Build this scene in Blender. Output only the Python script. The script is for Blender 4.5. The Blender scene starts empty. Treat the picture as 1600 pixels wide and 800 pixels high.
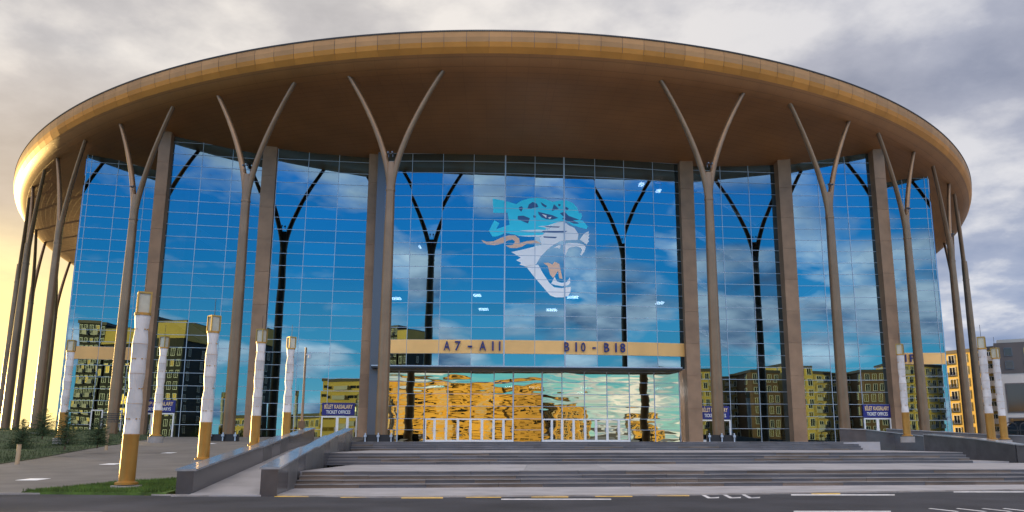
import bpy, bmesh, math, random
from mathutils import Vector, Matrix
random.seed(7)
S = bpy.context.scene
COL = S.collection
R = math.radians

# ------------------------------------------------------------ camera
EYE = 1.745                      # metres above the pavement at the foot of the stairs (z = 0)
CF, CPX, CPY, PITCH = 1286., 846., 429., R(11.535)
cd = bpy.data.cameras.new('camera'); cam = bpy.data.objects.new('camera', cd); COL.objects.link(cam)
cd.sensor_width = 36.; cd.lens = CF/1600*36; cd.clip_start = .1; cd.clip_end = 6000
cd.shift_x = -(CPX-800)/1600; cd.shift_y = (CPY-400)/1600
cam.location = (0, 0, EYE); cam.rotation_euler = (R(90)+PITCH, 0, 0)
S.camera = cam
S.render.resolution_x = 1024; S.render.resolution_y = 512

# ------------------------------------------------------------ light
SUN_AZ, SUN_EL = R(-50), R(1.9)      # azimuth from +Y towards +X
S.view_settings.view_transform = 'Standard'; S.view_settings.look = 'None'
S.view_settings.exposure = 1.1; S.view_settings.gamma = 1
sun_dir = Vector((math.sin(SUN_AZ)*math.cos(SUN_EL), math.cos(SUN_AZ)*math.cos(SUN_EL), math.sin(SUN_EL)))
sl = bpy.data.lights.new('sun', 'SUN'); sl.energy = 3.8; sl.angle = R(.5); sl.color = (1, .68, .24)
so = bpy.data.objects.new('sun', sl); COL.objects.link(so)
so.rotation_euler = (-sun_dir).to_track_quat('-Z', 'Y').to_euler(); so.location = sun_dir*300

world = bpy.data.worlds.new('World'); S.world = world; world.use_nodes = True
wt = world.node_tree; wt.nodes.clear()
def make_world():
    N = wt.nodes; L = wt.links
    def n(t, **k):
        x = N.new(t)
        for a, b in k.items(): setattr(x, a, b)
        return x
    def m(op, a, b=None, c=None, clamp=False):
        x = n('ShaderNodeMath', operation=op, use_clamp=clamp)
        for i, v in enumerate((a, b, c)):
            if v is None: continue
            if isinstance(v, (int, float)): x.inputs[i].default_value = v
            else: L.new(v, x.inputs[i])
        return x.outputs[0]
    def mix(f, a, b, mode='MIX'):
        x = n('ShaderNodeMix', data_type='RGBA', blend_type=mode)
        for s, v in ((x.inputs['Factor'], f), (x.inputs['A'], a), (x.inputs['B'], b)):
            if isinstance(v, (int, float)): s.default_value = v
            elif isinstance(v, tuple): s.default_value = (*v, 1)
            else: L.new(v, s)
        return x.outputs['Result']
    def ramp(f, stops):
        x = n('ShaderNodeValToRGB'); r = x.color_ramp
        while len(r.elements) < len(stops): r.elements.new(.5)
        for e, (p, c) in zip(r.elements, stops):
            e.position = p; e.color = (*c, 1) if isinstance(c, tuple) else (c, c, c, 1)
        L.new(f, x.inputs[0]); return x.outputs[0]
    tc = n('ShaderNodeTexCoord'); sep = n('ShaderNodeSeparateXYZ'); L.new(tc.outputs['Generated'], sep.inputs[0])
    X, Y, Z = sep.outputs
    el = m('MAXIMUM', Z, 0.0)
    # how far round towards the sun the direction is: 1 at the sun's bearing, 0 opposite
    hx, hy = math.sin(SUN_AZ), math.cos(SUN_AZ)
    hl = m('MAXIMUM', m('SQRT', m('ADD', m('MULTIPLY', X, X), m('MULTIPLY', Y, Y))), .001)
    ca = m('DIVIDE', m('ADD', m('MULTIPLY', X, hx), m('MULTIPLY', Y, hy)), hl)
    sunward = m('MULTIPLY_ADD', ca, .5, .5, clamp=True)
    sky = n('ShaderNodeTexSky', sky_type='NISHITA'); sky.sun_disc = False
    sky.sun_elevation = SUN_EL; sky.sun_rotation = SUN_AZ; sky.altitude = 300; sky.air_density = 1.0; sky.dust_density = .6; sky.ozone_density = 3
    # clear sky: the model, lifted with the evening blue of the side away from the sun
    blue = ramp(el, [(0, (4.6, 8.4, 8.4)), (.09, (1.6, 6.2, 8.4)), (.20, (.3, 3.9, 8.3)), (.36, (.1, 2.5, 8.4)), (1, (1.2, 4.0, 9.5))])
    clear = mix(.06, blue, sky.outputs[0])
    # clouds laid out on a flat layer so that they foreshorten towards the horizon
    inv = m('DIVIDE', 1.0, m('ADD', el, .22))
    cmb = n('ShaderNodeCombineXYZ'); L.new(m('MULTIPLY', X, inv), cmb.inputs[0]); L.new(m('MULTIPLY', Y, inv), cmb.inputs[1]); cmb.inputs[2].default_value = 3.7
    nz = n('ShaderNodeTexNoise'); nz.inputs['Scale'].default_value = 2.1; nz.inputs['Detail'].default_value = 9; nz.inputs['Roughness'].default_value = .52
    nz.inputs['Distortion'].default_value = .35; L.new(cmb.outputs[0], nz.inputs['Vector'])
    nz2 = n('ShaderNodeTexNoise'); nz2.inputs['Scale'].default_value = 2.6; nz2.inputs['Detail'].default_value = 6; nz2.inputs['Roughness'].default_value = .55
    mp = n('ShaderNodeMapping'); mp.inputs['Location'].default_value = (5, 2, 1); L.new(cmb.outputs[0], mp.inputs[0]); L.new(mp.outputs[0], nz2.inputs['Vector'])
    front = m('MULTIPLY_ADD', Y, .5, .5, clamp=True)          # overcast ahead of the camera, broken cloud behind it
    front = ramp(front, [(.35, 0.0), (.62, 1.0)])
    cov = m('ADD', nz.outputs[0], m('MULTIPLY', front, .32))
    over = ramp(el, [(.42, 0.0), (.62, 1.0)])                 # the overcast closes overhead
    cov = m('ADD', cov, m('MULTIPLY', over, .3))
    cov = ramp(cov, [(.455, 0.0), (.60, 1.0)])
    shade = nz2.outputs[0]
    grey_cool = ramp(shade, [(.34, (2.0, 2.2, 2.9)), (.5, (2.9, 3.05, 3.7)), (.64, (4.8, 4.8, 5.1))])
    grey_warm = ramp(shade, [(.36, (3.0, 2.9, 2.95)), (.52, (4.2, 4.0, 3.95)), (.66, (6.2, 5.8, 5.4))])
    wf = ramp(sunward, [(.60, 0.0), (.90, 1.0)])
    cl = mix(wf, grey_cool, grey_warm)
    lowcool = ramp(shade, [(.38, (1.9, 2.4, 3.6)), (.50, (2.8, 3.2, 4.2)), (.62, (5.8, 5.8, 6.0))])
    lf = m('MULTIPLY', ramp(el, [(.16, 1.0), (.34, 0.0)]), m('SUBTRACT', 1.0, wf))
    cl = mix(lf, cl, lowcool)
    backc = ramp(shade, [(.35, (1.3, 2.3, 4.0)), (.62, (12.0, 11.4, 11.8))])
    backc = mix(over, backc, ramp(shade, [(.35, (7.0, 6.4, 6.0)), (.62, (12.5, 11.4, 10.6))]))
    cl = mix(front, backc, cl)
    col = mix(cov, clear, cl)
    # the bright evening horizon round the sun
    peach = m('MULTIPLY', ramp(sunward, [(.76, 0.0), (.95, 1.0)]), ramp(el, [(.10, 1.0), (.40, 0.0)]))
    col = mix(m('MULTIPLY', peach, .9), col, (6.8, 5.0, 3.0))
    glow = m('MULTIPLY', ramp(sunward, [(.84, 0.0), (.965, 1.0)]), ramp(el, [(.06, 1.0), (.24, 0.0)]))
    streak = ramp(nz2.outputs[0], [(.38, .5), (.55, 1.0)])
    col = mix(m('MULTIPLY', glow, streak), col, (14.0, 10.6, 3.4))
    col = mix(1.0, col, mix(front, (1.0, 1.0, 1.0), (.68, .68, .68)), 'MULTIPLY')
    bg = n('ShaderNodeBackground'); bg.inputs[1].default_value = .1; L.new(col, bg.inputs[0])
    out = n('ShaderNodeOutputWorld'); L.new(bg.outputs[0], out.inputs[0])
make_world()

# ------------------------------------------------------------ helpers
def ray(x, y):
    a = (x-CPX)/CF; b = -(y-CPY)/CF; c, s = math.cos(PITCH), math.sin(PITCH)
    return Vector((a, c-b*s, s+b*c))
def at_depth(x, y, Y): r = ray(x, y); r = r*(Y/r.y); r.z += EYE; return r
def at_height(x, y, z): r = ray(x, y); r = r*((z-EYE)/r.z); r.z += EYE; return r

def mat(name, color, rough=.6, metal=0., var=0., scale=2., bump=0., bscale=30., spec=.5, color2=None, detail=4, stretch=None):
    m = bpy.data.materials.new(name); m.use_nodes = True; nt = m.node_tree; b = nt.nodes['Principled BSDF']
    b.inputs['Base Color'].default_value = (*color, 1); b.inputs['Roughness'].default_value = rough
    b.inputs['Metallic'].default_value = metal; b.inputs['Specular IOR Level'].default_value = spec
    tc = nt.nodes.new('ShaderNodeTexCoord'); src = tc.outputs['Object']
    if stretch:
        mp = nt.nodes.new('ShaderNodeMapping'); mp.inputs['Scale'].default_value = stretch; nt.links.new(src, mp.inputs[0]); src = mp.outputs[0]
    if var or color2:
        nz = nt.nodes.new('ShaderNodeTexNoise'); nz.inputs['Scale'].default_value = scale; nz.inputs['Detail'].default_value = detail
        nt.links.new(src, nz.inputs['Vector'])
        rp = nt.nodes.new('ShaderNodeValToRGB'); nt.links.new(nz.outputs[0], rp.inputs[0])
        c2 = color2 or tuple(min(1, c*(1+var)) for c in color); c1 = color if color2 else tuple(c*(1-var) for c in color)
        rp.color_ramp.elements[0].position = .32; rp.color_ramp.elements[1].position = .68
        rp.color_ramp.elements[0].color = (*c1, 1); rp.color_ramp.elements[1].color = (*c2, 1)
        oi = nt.nodes.new('ShaderNodeObjectInfo'); mm = nt.nodes.new('ShaderNodeMath'); mm.operation = 'MULTIPLY_ADD'
        mm.inputs[1].default_value = .22 if var else .0; mm.inputs[2].default_value = 1-.11 if var else 1.
        nt.links.new(oi.outputs['Random'], mm.inputs[0])
        hs = nt.nodes.new('ShaderNodeHueSaturation'); nt.links.new(rp.outputs[0], hs.inputs['Color']); nt.links.new(mm.outputs[0], hs.inputs['Value'])
        nt.links.new(hs.outputs[0], b.inputs['Base Color'])
    if bump:
        nb = nt.nodes.new('ShaderNodeTexNoise'); nb.inputs['Scale'].default_value = bscale; nb.inputs['Detail'].default_value = 5
        nt.links.new(src, nb.inputs['Vector'])
        bp = nt.nodes.new('ShaderNodeBump'); bp.inputs['Strength'].default_value = bump; bp.inputs['Distance'].default_value = .02
        nt.links.new(nb.outputs[0], bp.inputs['Height']); nt.links.new(bp.outputs[0], b.inputs['Normal'])
    return m

def glass_mat(name, tint, wave, wscale, see=.15, seetint=(.3, .6, .9), stretch=(1, 1, 1)):
    m = bpy.data.materials.new(name); m.use_nodes = True; nt = m.node_tree; nt.nodes.clear()
    N = nt.nodes.new; L = nt.links.new
    out = N('ShaderNodeOutputMaterial'); g = N('ShaderNodeBsdfGlossy'); g.inputs['Roughness'].default_value = .004
    oi = N('ShaderNodeObjectInfo'); hs = N('ShaderNodeHueSaturation'); hs.inputs['Color'].default_value = (*tint, 1)
    mm = N('ShaderNodeMath'); mm.operation = 'MULTIPLY_ADD'; mm.inputs[1].default_value = .18; mm.inputs[2].default_value = .9
    L(oi.outputs['Random'], mm.inputs[0]); L(mm.outputs[0], hs.inputs['Value']); L(hs.outputs[0], g.inputs['Color'])
    geo = N('ShaderNodeNewGeometry'); mp = N('ShaderNodeMapping'); mp.inputs['Scale'].default_value = stretch; L(geo.outputs['Position'], mp.inputs[0])
    nz = N('ShaderNodeTexNoise'); nz.inputs['Scale'].default_value = wscale; nz.inputs['Detail'].default_value = .6; nz.inputs['Roughness'].default_value = .3
    L(mp.outputs[0], nz.inputs['Vector'])
    bp = N('ShaderNodeBump'); bp.inputs['Strength'].default_value = 1; bp.inputs['Distance'].default_value = wave; L(nz.outputs[0], bp.inputs['Height'])
    L(bp.outputs[0], g.inputs['Normal'])
    t = N('ShaderNodeBsdfTransparent'); t.inputs['Color'].default_value = (*seetint, 1)
    mx = N('ShaderNodeMixShader'); mx.inputs[0].default_value = see; L(g.outputs[0], mx.inputs[1]); L(t.outputs[0], mx.inputs[2]); L(mx.outputs[0], out.inputs[0])
    return m

def emit(name, color, st):
    m = bpy.data.materials.new(name); m.use_nodes = True; b = m.node_tree.nodes['Principled BSDF']
    b.inputs['Base Color'].default_value = (*color, 1); b.inputs['Emission Color'].default_value = (*color, 1); b.inputs['Emission Strength'].default_value = st
    return m

M = dict(
  asphalt=mat('asphalt', (.042, .042, .052), .8, var=.38, scale=.35, bump=.5, bscale=60, detail=8),
  pave=mat('granite_paving', (.34, .33, .345), .6, var=.14, scale=.8, bump=.2, bscale=40),
  path=mat('path_paving', (.16, .148, .136), .8, var=.15, scale=.6, bump=.3, bscale=40),
  soil=mat('open_ground', (.12, .11, .09), .9, var=.3, scale=.05),
  grass=mat('grass', (.065, .12, .018), .9, var=.4, scale=1.5),
  grass_dark=mat('rough_grass', (.035, .055, .018), .95, var=.4, scale=.8),
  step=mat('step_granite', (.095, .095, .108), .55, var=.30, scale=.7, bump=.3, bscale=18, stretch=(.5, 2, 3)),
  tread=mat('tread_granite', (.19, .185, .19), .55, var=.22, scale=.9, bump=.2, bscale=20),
  step_worn=mat('worn_step_granite', (.14, .11, .09), .65, var=.35, scale=1.2, bump=.4, bscale=18, stretch=(.5, 2, 3)),
  wall_stone=mat('polished_granite', (.06, .06, .068), .25, var=.18, scale=1.5, bump=.04, bscale=60),
  wall_stone2=mat('flamed_granite', (.09, .088, .092), .4, var=.2, scale=1.5, bump=.04, bscale=60),
  cap=mat('granite_coping', (.22, .235, .26), .18, var=.15, scale=2.),
  kerb=mat('kerb_stone', (.26, .245, .24), .8, var=.2, scale=1.5, bump=.3),
  yellow=mat('yellow_road_paint', (.72, .46, .08), .7, var=.22, scale=5),
  white=mat('white_road_paint', (.62, .62, .64), .7, var=.2, scale=5),
  soffit=mat('bronze_soffit', (.32, .145, .05), .5, .30, var=.10, scale=.25, bump=.1, bscale=3, stretch=(1, 1, 1)),
  fascia=mat('fascia_metal', (.34, .18, .07), .55, .35, var=.10, scale=.5),
  lip=mat('lip_painted_reflection', (.50, .215, .04), .55, .4, var=.08, scale=.5),  # warm horizon reflected under the rim, put into the lip colour
  roof=mat('roof_metal', (.4, .38, .36), .5, .5),
  column=mat('bronze_column', (.19, .12, .07), .36, .45, var=.14, scale=.6, bump=.03, bscale=6),
  pilaster=mat('brown_stone_cladding', (.25, .15, .085), .6, var=.16, scale=.7, bump=.1, bscale=15),
  dark=mat('dark_metal', (.025, .025, .028), .4, .5),
  mull=mat('mullion_aluminium', (.36, .42, .50), .35, .4),
  mull_dark=mat('dark_mullion', (.10, .11, .13), .35, .5),
  white_frame=mat('white_frame', (.72, .71, .70), .4),
  band=mat('orange_band_panel', (.80, .46, .15), .4, var=.06, scale=.6),
  navy=mat('navy_lettering', (.008, .014, .14), .4),
  signblue=mat('navy_sign_board', (.008, .012, .16), .35),
  signwhite=mat('white_sign_lettering', (.8, .78, .74), .5),
  signyel=mat('yellow_sign_lettering', (.85, .60, .30), .5),
  cyan=mat('cyan_film', (.02, .72, .93), .5),
  film=mat('white_film', (.90, .90, .90), .5),
  tan=mat('tan_film', (.85, .52, .36), .5),
  film_navy=mat('navy_film', (.008, .08, .24), .3),
  gold=mat('gold_lamp_base', (.42, .22, .05), .42, .5, var=.1, scale=2.),
  gold_frame=mat('gold_lantern_frame', (.34, .22, .06), .45, .6),
  lampbody=mat('white_lamp_panel', (.50, .48, .48), .45, var=.10, scale=3.),
  lampin=mat('lamp_inner_core', (.42, .33, .27), .6, var=.2, scale=2.),
  lampglass=mat('lantern_glass', (.40, .38, .30), .25, var=.1, scale=4.),
  needle=mat('spruce_needles', (.028, .055, .018), .8, var=.4, scale=3.),
  bark=mat('bark', (.10, .07, .045), .9),
  post=mat('tan_post', (.36, .26, .16), .7, var=.1),
  carblack=mat('black_car_paint', (.012, .012, .014), .15, .3),
  rubber=mat('tyre_rubber', (.02, .02, .02), .8),
  rim=mat('wheel_metal', (.4, .4, .42), .3, .8),
  carglass=mat('car_glass', (.01, .012, .014), .05),
  apt_yellow=mat('ochre_render', (.80, .56, .17), .8, var=.10, scale=.15),
  apt_tan=mat('tan_render', (.62, .44, .17), .8, var=.12, scale=.15),
  apt_white=mat('white_panel', (.66, .60, .56), .7, var=.06, scale=.2),
  apt_shade=mat('painted_shade_panel', (.022, .022, .026), .7, var=.1, scale=.2),  # shade on the tower fronts, put into the wall colour
  apt_dark=mat('dark_panel', (.11, .095, .095), .6, var=.1, scale=.2),
  apt_brown=mat('brown_brick', (.20, .12, .08), .85, var=.15, scale=.3),
  window=mat('window_glass', (.025, .028, .032), .08, var=.0),
  window_warm=mat('warm_window_glass', (.42, .26, .05), .15, .6),
  interior=mat('interior_wall', (.03, .05, .07), .9),
  beam=mat('interior_stair_beam', (.75, .78, .8), .6),
)
def soffit_joints():
    nt = M['soffit'].node_tree; N = nt.nodes.new; L = nt.links.new; b = nt.nodes['Principled BSDF']
    g = N('ShaderNodeNewGeometry'); mp = N('ShaderNodeMapping'); mp.vector_type = 'TEXTURE'
    mp.inputs['Location'].default_value = (-9.82, 182.568, 0); mp.inputs['Rotation'].default_value = (0, 0, R(5.726)); mp.inputs['Scale'].default_value = (87.162, 112.738, 1)
    L(g.outputs['Position'], mp.inputs[0]); sp = N('ShaderNodeSeparateXYZ'); L(mp.outputs[0], sp.inputs[0])
    def m(op, a, c=None, d=None):
        x = N('ShaderNodeMath'); x.operation = op
        for i, v in enumerate((a, c, d)):
            if v is None: continue
            if isinstance(v, (int, float)): x.inputs[i].default_value = v
            else: L(v, x.inputs[i])
        return x.outputs[0]
    rr = m('SQRT', m('ADD', m('MULTIPLY', sp.outputs[0], sp.outputs[0]), m('MULTIPLY', sp.outputs[1], sp.outputs[1])))
    ring = m('LESS_THAN', m('FRACT', m('MULTIPLY', rr, 150.)), .10)
    an = m('LESS_THAN', m('FRACT', m('MULTIPLY', m('ARCTAN2', sp.outputs[0], sp.outputs[1]), 172/4.119)), .02)
    j = m('MAXIMUM', ring, an)
    bp = N('ShaderNodeBump'); bp.invert = True; bp.inputs['Strength'].default_value = .5; bp.inputs['Distance'].default_value = .02; L(j, bp.inputs['Height'])
    L(bp.outputs[0], b.inputs['Normal'])
    src = b.inputs['Base Color'].links[0].from_socket; mx = N('ShaderNodeMix'); mx.data_type = 'RGBA'; mx.blend_type = 'MULTIPLY'
    L(m('MULTIPLY', j, .28), mx.inputs['Factor']); L(src, mx.inputs['A']); mx.inputs['B'].default_value = (.3, .3, .3, 1); L(mx.outputs['Result'], b.inputs['Base Color'])
soffit_joints()
M['glass'] = glass_mat('blue_mirror_glass', (.15, .24, .29), .011, .2, .12, (.7, .85, 1))
M['glass_low'] = glass_mat('entrance_mirror_glass', (.38, .37, .26), .012, .55, .08, (.6, .7, .7), (.8, .8, 3.2))
M['rear'] = glass_mat('rear_mirror_glass', (.135, .205, .26), .011, .2, 0.)
M['lamp'] = emit('ceiling_lamp_glow', (1, .96, .9), 28.)

class MB:
    def __init__(s): s.v = []; s.f = []; s.mi = []; s.cur = 0
    def face(s, pts, mi=None):
        k = len(s.v); s.v += [tuple(p) for p in pts]; s.f.append(tuple(range(k, k+len(pts)))); s.mi.append(s.cur if mi is None else mi)
    def box(s, x0, y0, z0, x1, y1, z1, M4=None, mi=None):
        P = [(x0,y0,z0),(x1,y0,z0),(x1,y1,z0),(x0,y1,z0),(x0,y0,z1),(x1,y0,z1),(x1,y1,z1),(x0,y1,z1)]
        if M4 is not None: P = [tuple(M4 @ Vector(p)) for p in P]
        k = len(s.v); s.v += P
        for q in ((0,3,2,1),(4,5,6,7),(0,1,5,4),(1,2,6,5),(2,3,7,6),(3,0,4,7)): s.f.append(tuple(k+i for i in q)); s.mi.append(s.cur if mi is None else mi)
    def bar(s, a, b, w, h, up=Vector((0,0,1)), mi=None):
        a = Vector(a); b = Vector(b); d = b-a; L = d.length; d.normalize(); x = d.cross(up)
        if x.length < 1e-4: x = Vector((1,0,0))
        x.normalize(); z = x.cross(d)
        Mx = Matrix((( x.x, d.x, z.x, a.x),(x.y, d.y, z.y, a.y),(x.z, d.z, z.z, a.z),(0,0,0,1)))
        s.box(-w/2, 0, -h/2, w/2, L, h/2, Mx, mi)
    def prism(s, poly, z0, z1, mi=None):
        """poly CCW list of (x,y); z0/z1 floats or lists"""
        n = len(poly); A = z0 if isinstance(z0, (list, tuple)) else [z0]*n; B = z1 if isinstance(z1, (list, tuple)) else [z1]*n
        k = len(s.v); s.v += [(p[0], p[1], a) for p, a in zip(poly, A)] + [(p[0], p[1], b) for p, b in zip(poly, B)]
        mi = s.cur if mi is None else mi
        s.f.append(tuple(k+i for i in reversed(range(n)))); s.mi.append(mi); s.f.append(tuple(k+n+i for i in range(n))); s.mi.append(mi)
        for i in range(n):
            j = (i+1) % n; s.f.append((k+i, k+j, k+n+j, k+n+i)); s.mi.append(mi)
    def tube(s, pts, rad, seg=12, cap=True, mi=None, squash=None, spin=0.):
        mi = s.cur if mi is None else mi
        pts = [Vector(p) for p in pts]; n = len(pts); rings = []
        for i, p in enumerate(pts):
            t = (pts[min(i+1, n-1)]-pts[max(i-1, 0)]).normalized()
            x = t.cross(Vector((0,1,0)) if abs(t.y) < .9 else Vector((1,0,0))).normalized(); y = t.cross(x)
            r = rad[i] if isinstance(rad, (list, tuple)) else rad
            ra, rb = (r if isinstance(r, tuple) else (r, r))
            k = len(s.v)
            for j in range(seg):
                a = 2*math.pi*j/seg+spin; s.v.append(tuple(p+x*(math.cos(a)*ra)+y*(math.sin(a)*rb)))
            rings.append(k)
        for i in range(n-1):
            for j in range(seg):
                j2 = (j+1) % seg; s.f.append((rings[i]+j, rings[i]+j2, rings[i+1]+j2, rings[i+1]+j)); s.mi.append(mi)
        if cap:
            s.f.append(tuple(rings[0]+j for j in reversed(range(seg)))); s.mi.append(mi); s.f.append(tuple(rings[-1]+j for j in range(seg))); s.mi.append(mi)
    def mesh(s, name, mats, smooth=False):
        me = bpy.data.meshes.new(name); me.from_pydata(s.v, [], s.f)
        for m in (mats if isinstance(mats, (list, tuple)) else [mats]): me.materials.append(m)
        me.polygons.foreach_set('material_index', s.mi)
        me.update()
        bm = bmesh.new(); bm.from_mesh(me); bmesh.ops.recalc_face_normals(bm, faces=bm.faces); bm.to_mesh(me); bm.free()
        if smooth:
            me.polygons.foreach_set('use_smooth', [True]*len(me.polygons))
            try: me.set_sharp_from_angle(angle=R(40))
            except Exception: pass
        return me
    def build(s, name, mats, parent=None, smooth=False, **props):
        return place(name, s.mesh(name, mats, smooth), parent, **props)
def place(name, me, parent=None, loc=None, rot=None, scale=None, **props):
    o = bpy.data.objects.new(name, me); COL.objects.link(o)
    if parent: o.parent = parent
    if loc is not None: o.location = loc
    if rot is not None: o.rotation_euler = rot
    if scale is not None: o.scale = scale
    for k, v in props.items(): o[k] = v
    return o
def thing(name, label, category, loc=(0,0,0), rz=0., group=None):
    o = bpy.data.objects.new(name, None); COL.objects.link(o); o.location = loc; o.rotation_euler = (0, 0, rz); o.empty_display_size = .5
    o['label'] = label; o['category'] = category
    if group: o['group'] = group
    return o
def dup(root, loc, rz, label):
    def cp(o, par):
        c = o.copy(); COL.objects.link(c); c.parent = par
        for ch in list(o.children): cp(ch, c)
        return c
    c = cp(root, None); c.location = loc; c.rotation_euler = (0, 0, rz); c['label'] = label
    return c
def text_mesh(txt, size, ext, m, bold=True, spacing=1.0, width=None):
    cu = bpy.data.curves.new('t', 'FONT'); cu.body = txt; cu.size = size; cu.extrude = ext; cu.align_x = 'CENTER'; cu.align_y = 'CENTER'
    cu.space_character = spacing; cu.offset = size*.012 if bold else 0; cu.resolution_u = 2
    ob = bpy.data.objects.new('t', cu); COL.objects.link(ob); bpy.context.view_layer.update()
    me = bpy.data.meshes.new_from_object(ob.evaluated_get(bpy.context.evaluated_depsgraph_get()))
    bpy.data.objects.remove(ob); me.materials.clear(); me.materials.append(m)
    if width:
        xs = [v.co.x for v in me.vertices]; k = width/(max(xs)-min(xs)); c = (max(xs)+min(xs))/2
        for v in me.vertices: v.co.x = (v.co.x-c)*k
    for v in me.vertices: v.co = Vector((v.co.x, -v.co.z, v.co.y))      # stand up facing -Y
    return me

# ------------------------------------------------------------ the arena's plan
EC = Vector((-9.82, 182.568)); EA, EB, YAW = 87.162, 112.738, R(5.726)
EX = Vector((math.cos(YAW), math.sin(YAW))); EN = Vector((-math.sin(YAW), math.cos(YAW)))
def ell(deg, ins):
    t = R(deg); u = (EA-ins)*math.sin(t); v = -(EB-ins)*math.cos(t)
    return EC + EX*u + EN*v
def tangent(deg):
    a = ell(deg-.5, 2); b = ell(deg+.5, 2); return (b-a).normalized()
PLAZA = 1.80
arena = thing('arena', 'huge round glass arena under an overhanging bronze saucer roof, in the middle of the picture', 'arena', (0, 90, PLAZA))
AO = Vector((0, 90, PLAZA))
def apart(name, mb, mats, parent=None, smooth=False, **p):
    """part of the arena from world coordinates"""
    mb.v = [(x-AO.x, y-AO.y, z-AO.z) for x, y, z in mb.v]
    return mb.build(name, mats, parent or arena, smooth, **p)

# roof: top shell, lip, soffit
prof = [(0, 37.3), (0, 36.72), (.05, 36.25), (.2, 35.8), (.5, 35.3), (.9, 34.85), (1.5, 34.45), (2.4, 34.15), (4, 33.85), (6, 33.6), (8, 33.1), (11, 32.35), (14, 31.85), (18, 31.5), (24, 31.35), (34, 31.3)]
def ring_surface(pr, t0, t1, n, name, m, smooth=True, flip=False):
    mb = MB(); ts = [t0+(t1-t0)*i/n for i in range(n+1)]
    for d, z in pr:
        for t in ts:
            p = ell(t, d); mb.v.append((p.x, p.y, z+EYE))
    for i in range(len(pr)-1):
        for j in range(n):
            a = i*(n+1)+j; mb.f.append((a, a+1, a+n+2, a+n+1)); mb.mi.append(0)
    return apart(name, mb, m, smooth=smooth)
ring_surface(prof[4:], -180, 180, 360, 'soffit', M['soffit'])
ring_surface([(.18, 36.0), (.26, 35.77), (.5, 35.3)], -180, 180, 360, 'lip', M['lip'])
ring_surface([(0, 37.28), (6, 38.6), (20, 41), (45, 43.5), (80, 44.5)], -180, 180, 240, 'roof_cover', M['roof'])
# fascia: one curved panel at a time
NP = 172
def fascia(mb, t0, t1):
    g = .012
    fp = [(0, 37.3), (-.02, 36.72), (.03, 36.25), (.17, 35.82), (.47, 35.32)]
    for i in range(len(fp)-1):
        q = [ell(t0+g, fp[i][0]), ell(t1-g, fp[i][0]), ell(t1-g, fp[i+1][0]), ell(t0+g, fp[i+1][0])]
        z = [fp[i][1], fp[i][1], fp[i+1][1], fp[i+1][1]]
        mb.face([(p.x, p.y, zz+EYE) for p, zz in zip(q, z)], 0 if i < 2 else 1)
for i in range(NP):
    t0 = -118+236*i/NP; mb = MB(); fascia(mb, t0, t0+236/NP); apart('fascia_panel', mb, [M['fascia'], M['lip']], smooth=True)
mb = MB()
for i in range(100):
    t0 = 118+124*i/100; fascia(mb, t0, t0+1.24)
apart('fascia_panel', mb, [M['fascia'], M['lip']], kind='stuff')
ring_surface([(.06, 37.25), (.04, 36.72), (.09, 36.25), (.22, 35.8)], -180, 180, 300, 'fascia_backing', M['mull_dark'])
mb = MB(); nseam = 1900
for i in range(nseam):
    t = -105+210*i/nseam; p = ell(t, .1); tg = tangent(t)
    a = p-tg*.07; b = p+tg*.07
    mb.bar((a.x, a.y, 37.33+EYE), (b.x, b.y, 37.33+EYE), .3, .14)
apart('roof_seam', mb, M['dark'], kind='stuff')

# ------------------------------------------------------------ tree columns
def make_column():
    t = MB(); H = 25.6+EYE-PLAZA-.2
    t.tube([(0,0,-.3), (0,0,8), (0,0,16), (0,0,H-3.2), (0,0,H-1.2), (0,0,H)], [.54, .52, .47, .41, .40, .37], 20)
    return t.mesh('column', M['column'], True), H
colmesh, CH = make_column()
br = []
for s in (-1, 1):
    b = MB(); pts = []; rad = []
    for i in range(13):
        f = i/12; h = CH-2.4+f*(34.45+EYE-PLAZA-CH+2.4)
        x = .10+4.55*(f**1.55); y = .25*f
        pts.append((s*x, y, h)); rad.append(.31-.10*f)
    b.tube(pts, rad, 14); br.append(b.mesh('branch', M['column'], True))
g = MB()
for i in (-1, 1):
    g.box(i*.2-.07, -.6, CH+.75, i*.2+.07, -.25, CH+.89); g.box(i*.2-.03, -.33, CH+.45, i*.2+.03, -.27, CH+.8)
cammesh = g.mesh('camera', M['mull_dark'])
jt = MB(); jt.tube([(0,0,CH-2.75), (0,0,CH-2.6)], .45, 20); jointmesh = jt.mesh('collar', M['column'], True)
tcols = [-10.15, -20.0, -29.9, -40.4, -49.3, -58, -69, -78, -87, -96, 10.15, 20.15, 29.6, 39.4, 48, 60.5, 73, 79, 86, 94, 105, 116, 127, 138, 149, 160, 171, -105, -116, -127, -138, -149, -160, -171]
CPOS = {}
for t in tcols:
    p = ell(t, 2.0); tg = tangent(t); rz = math.atan2(tg.y, tg.x)
    c = place('tree_column', colmesh, arena, loc=(p.x-AO.x, p.y-AO.y, 0), rot=(0, 0, rz)); CPOS[t] = p
    for m in br: place('branch', m, c)
    place('collar', jointmesh, c)
    if abs(t) < 40: place('security_camera', cammesh, c)

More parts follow.
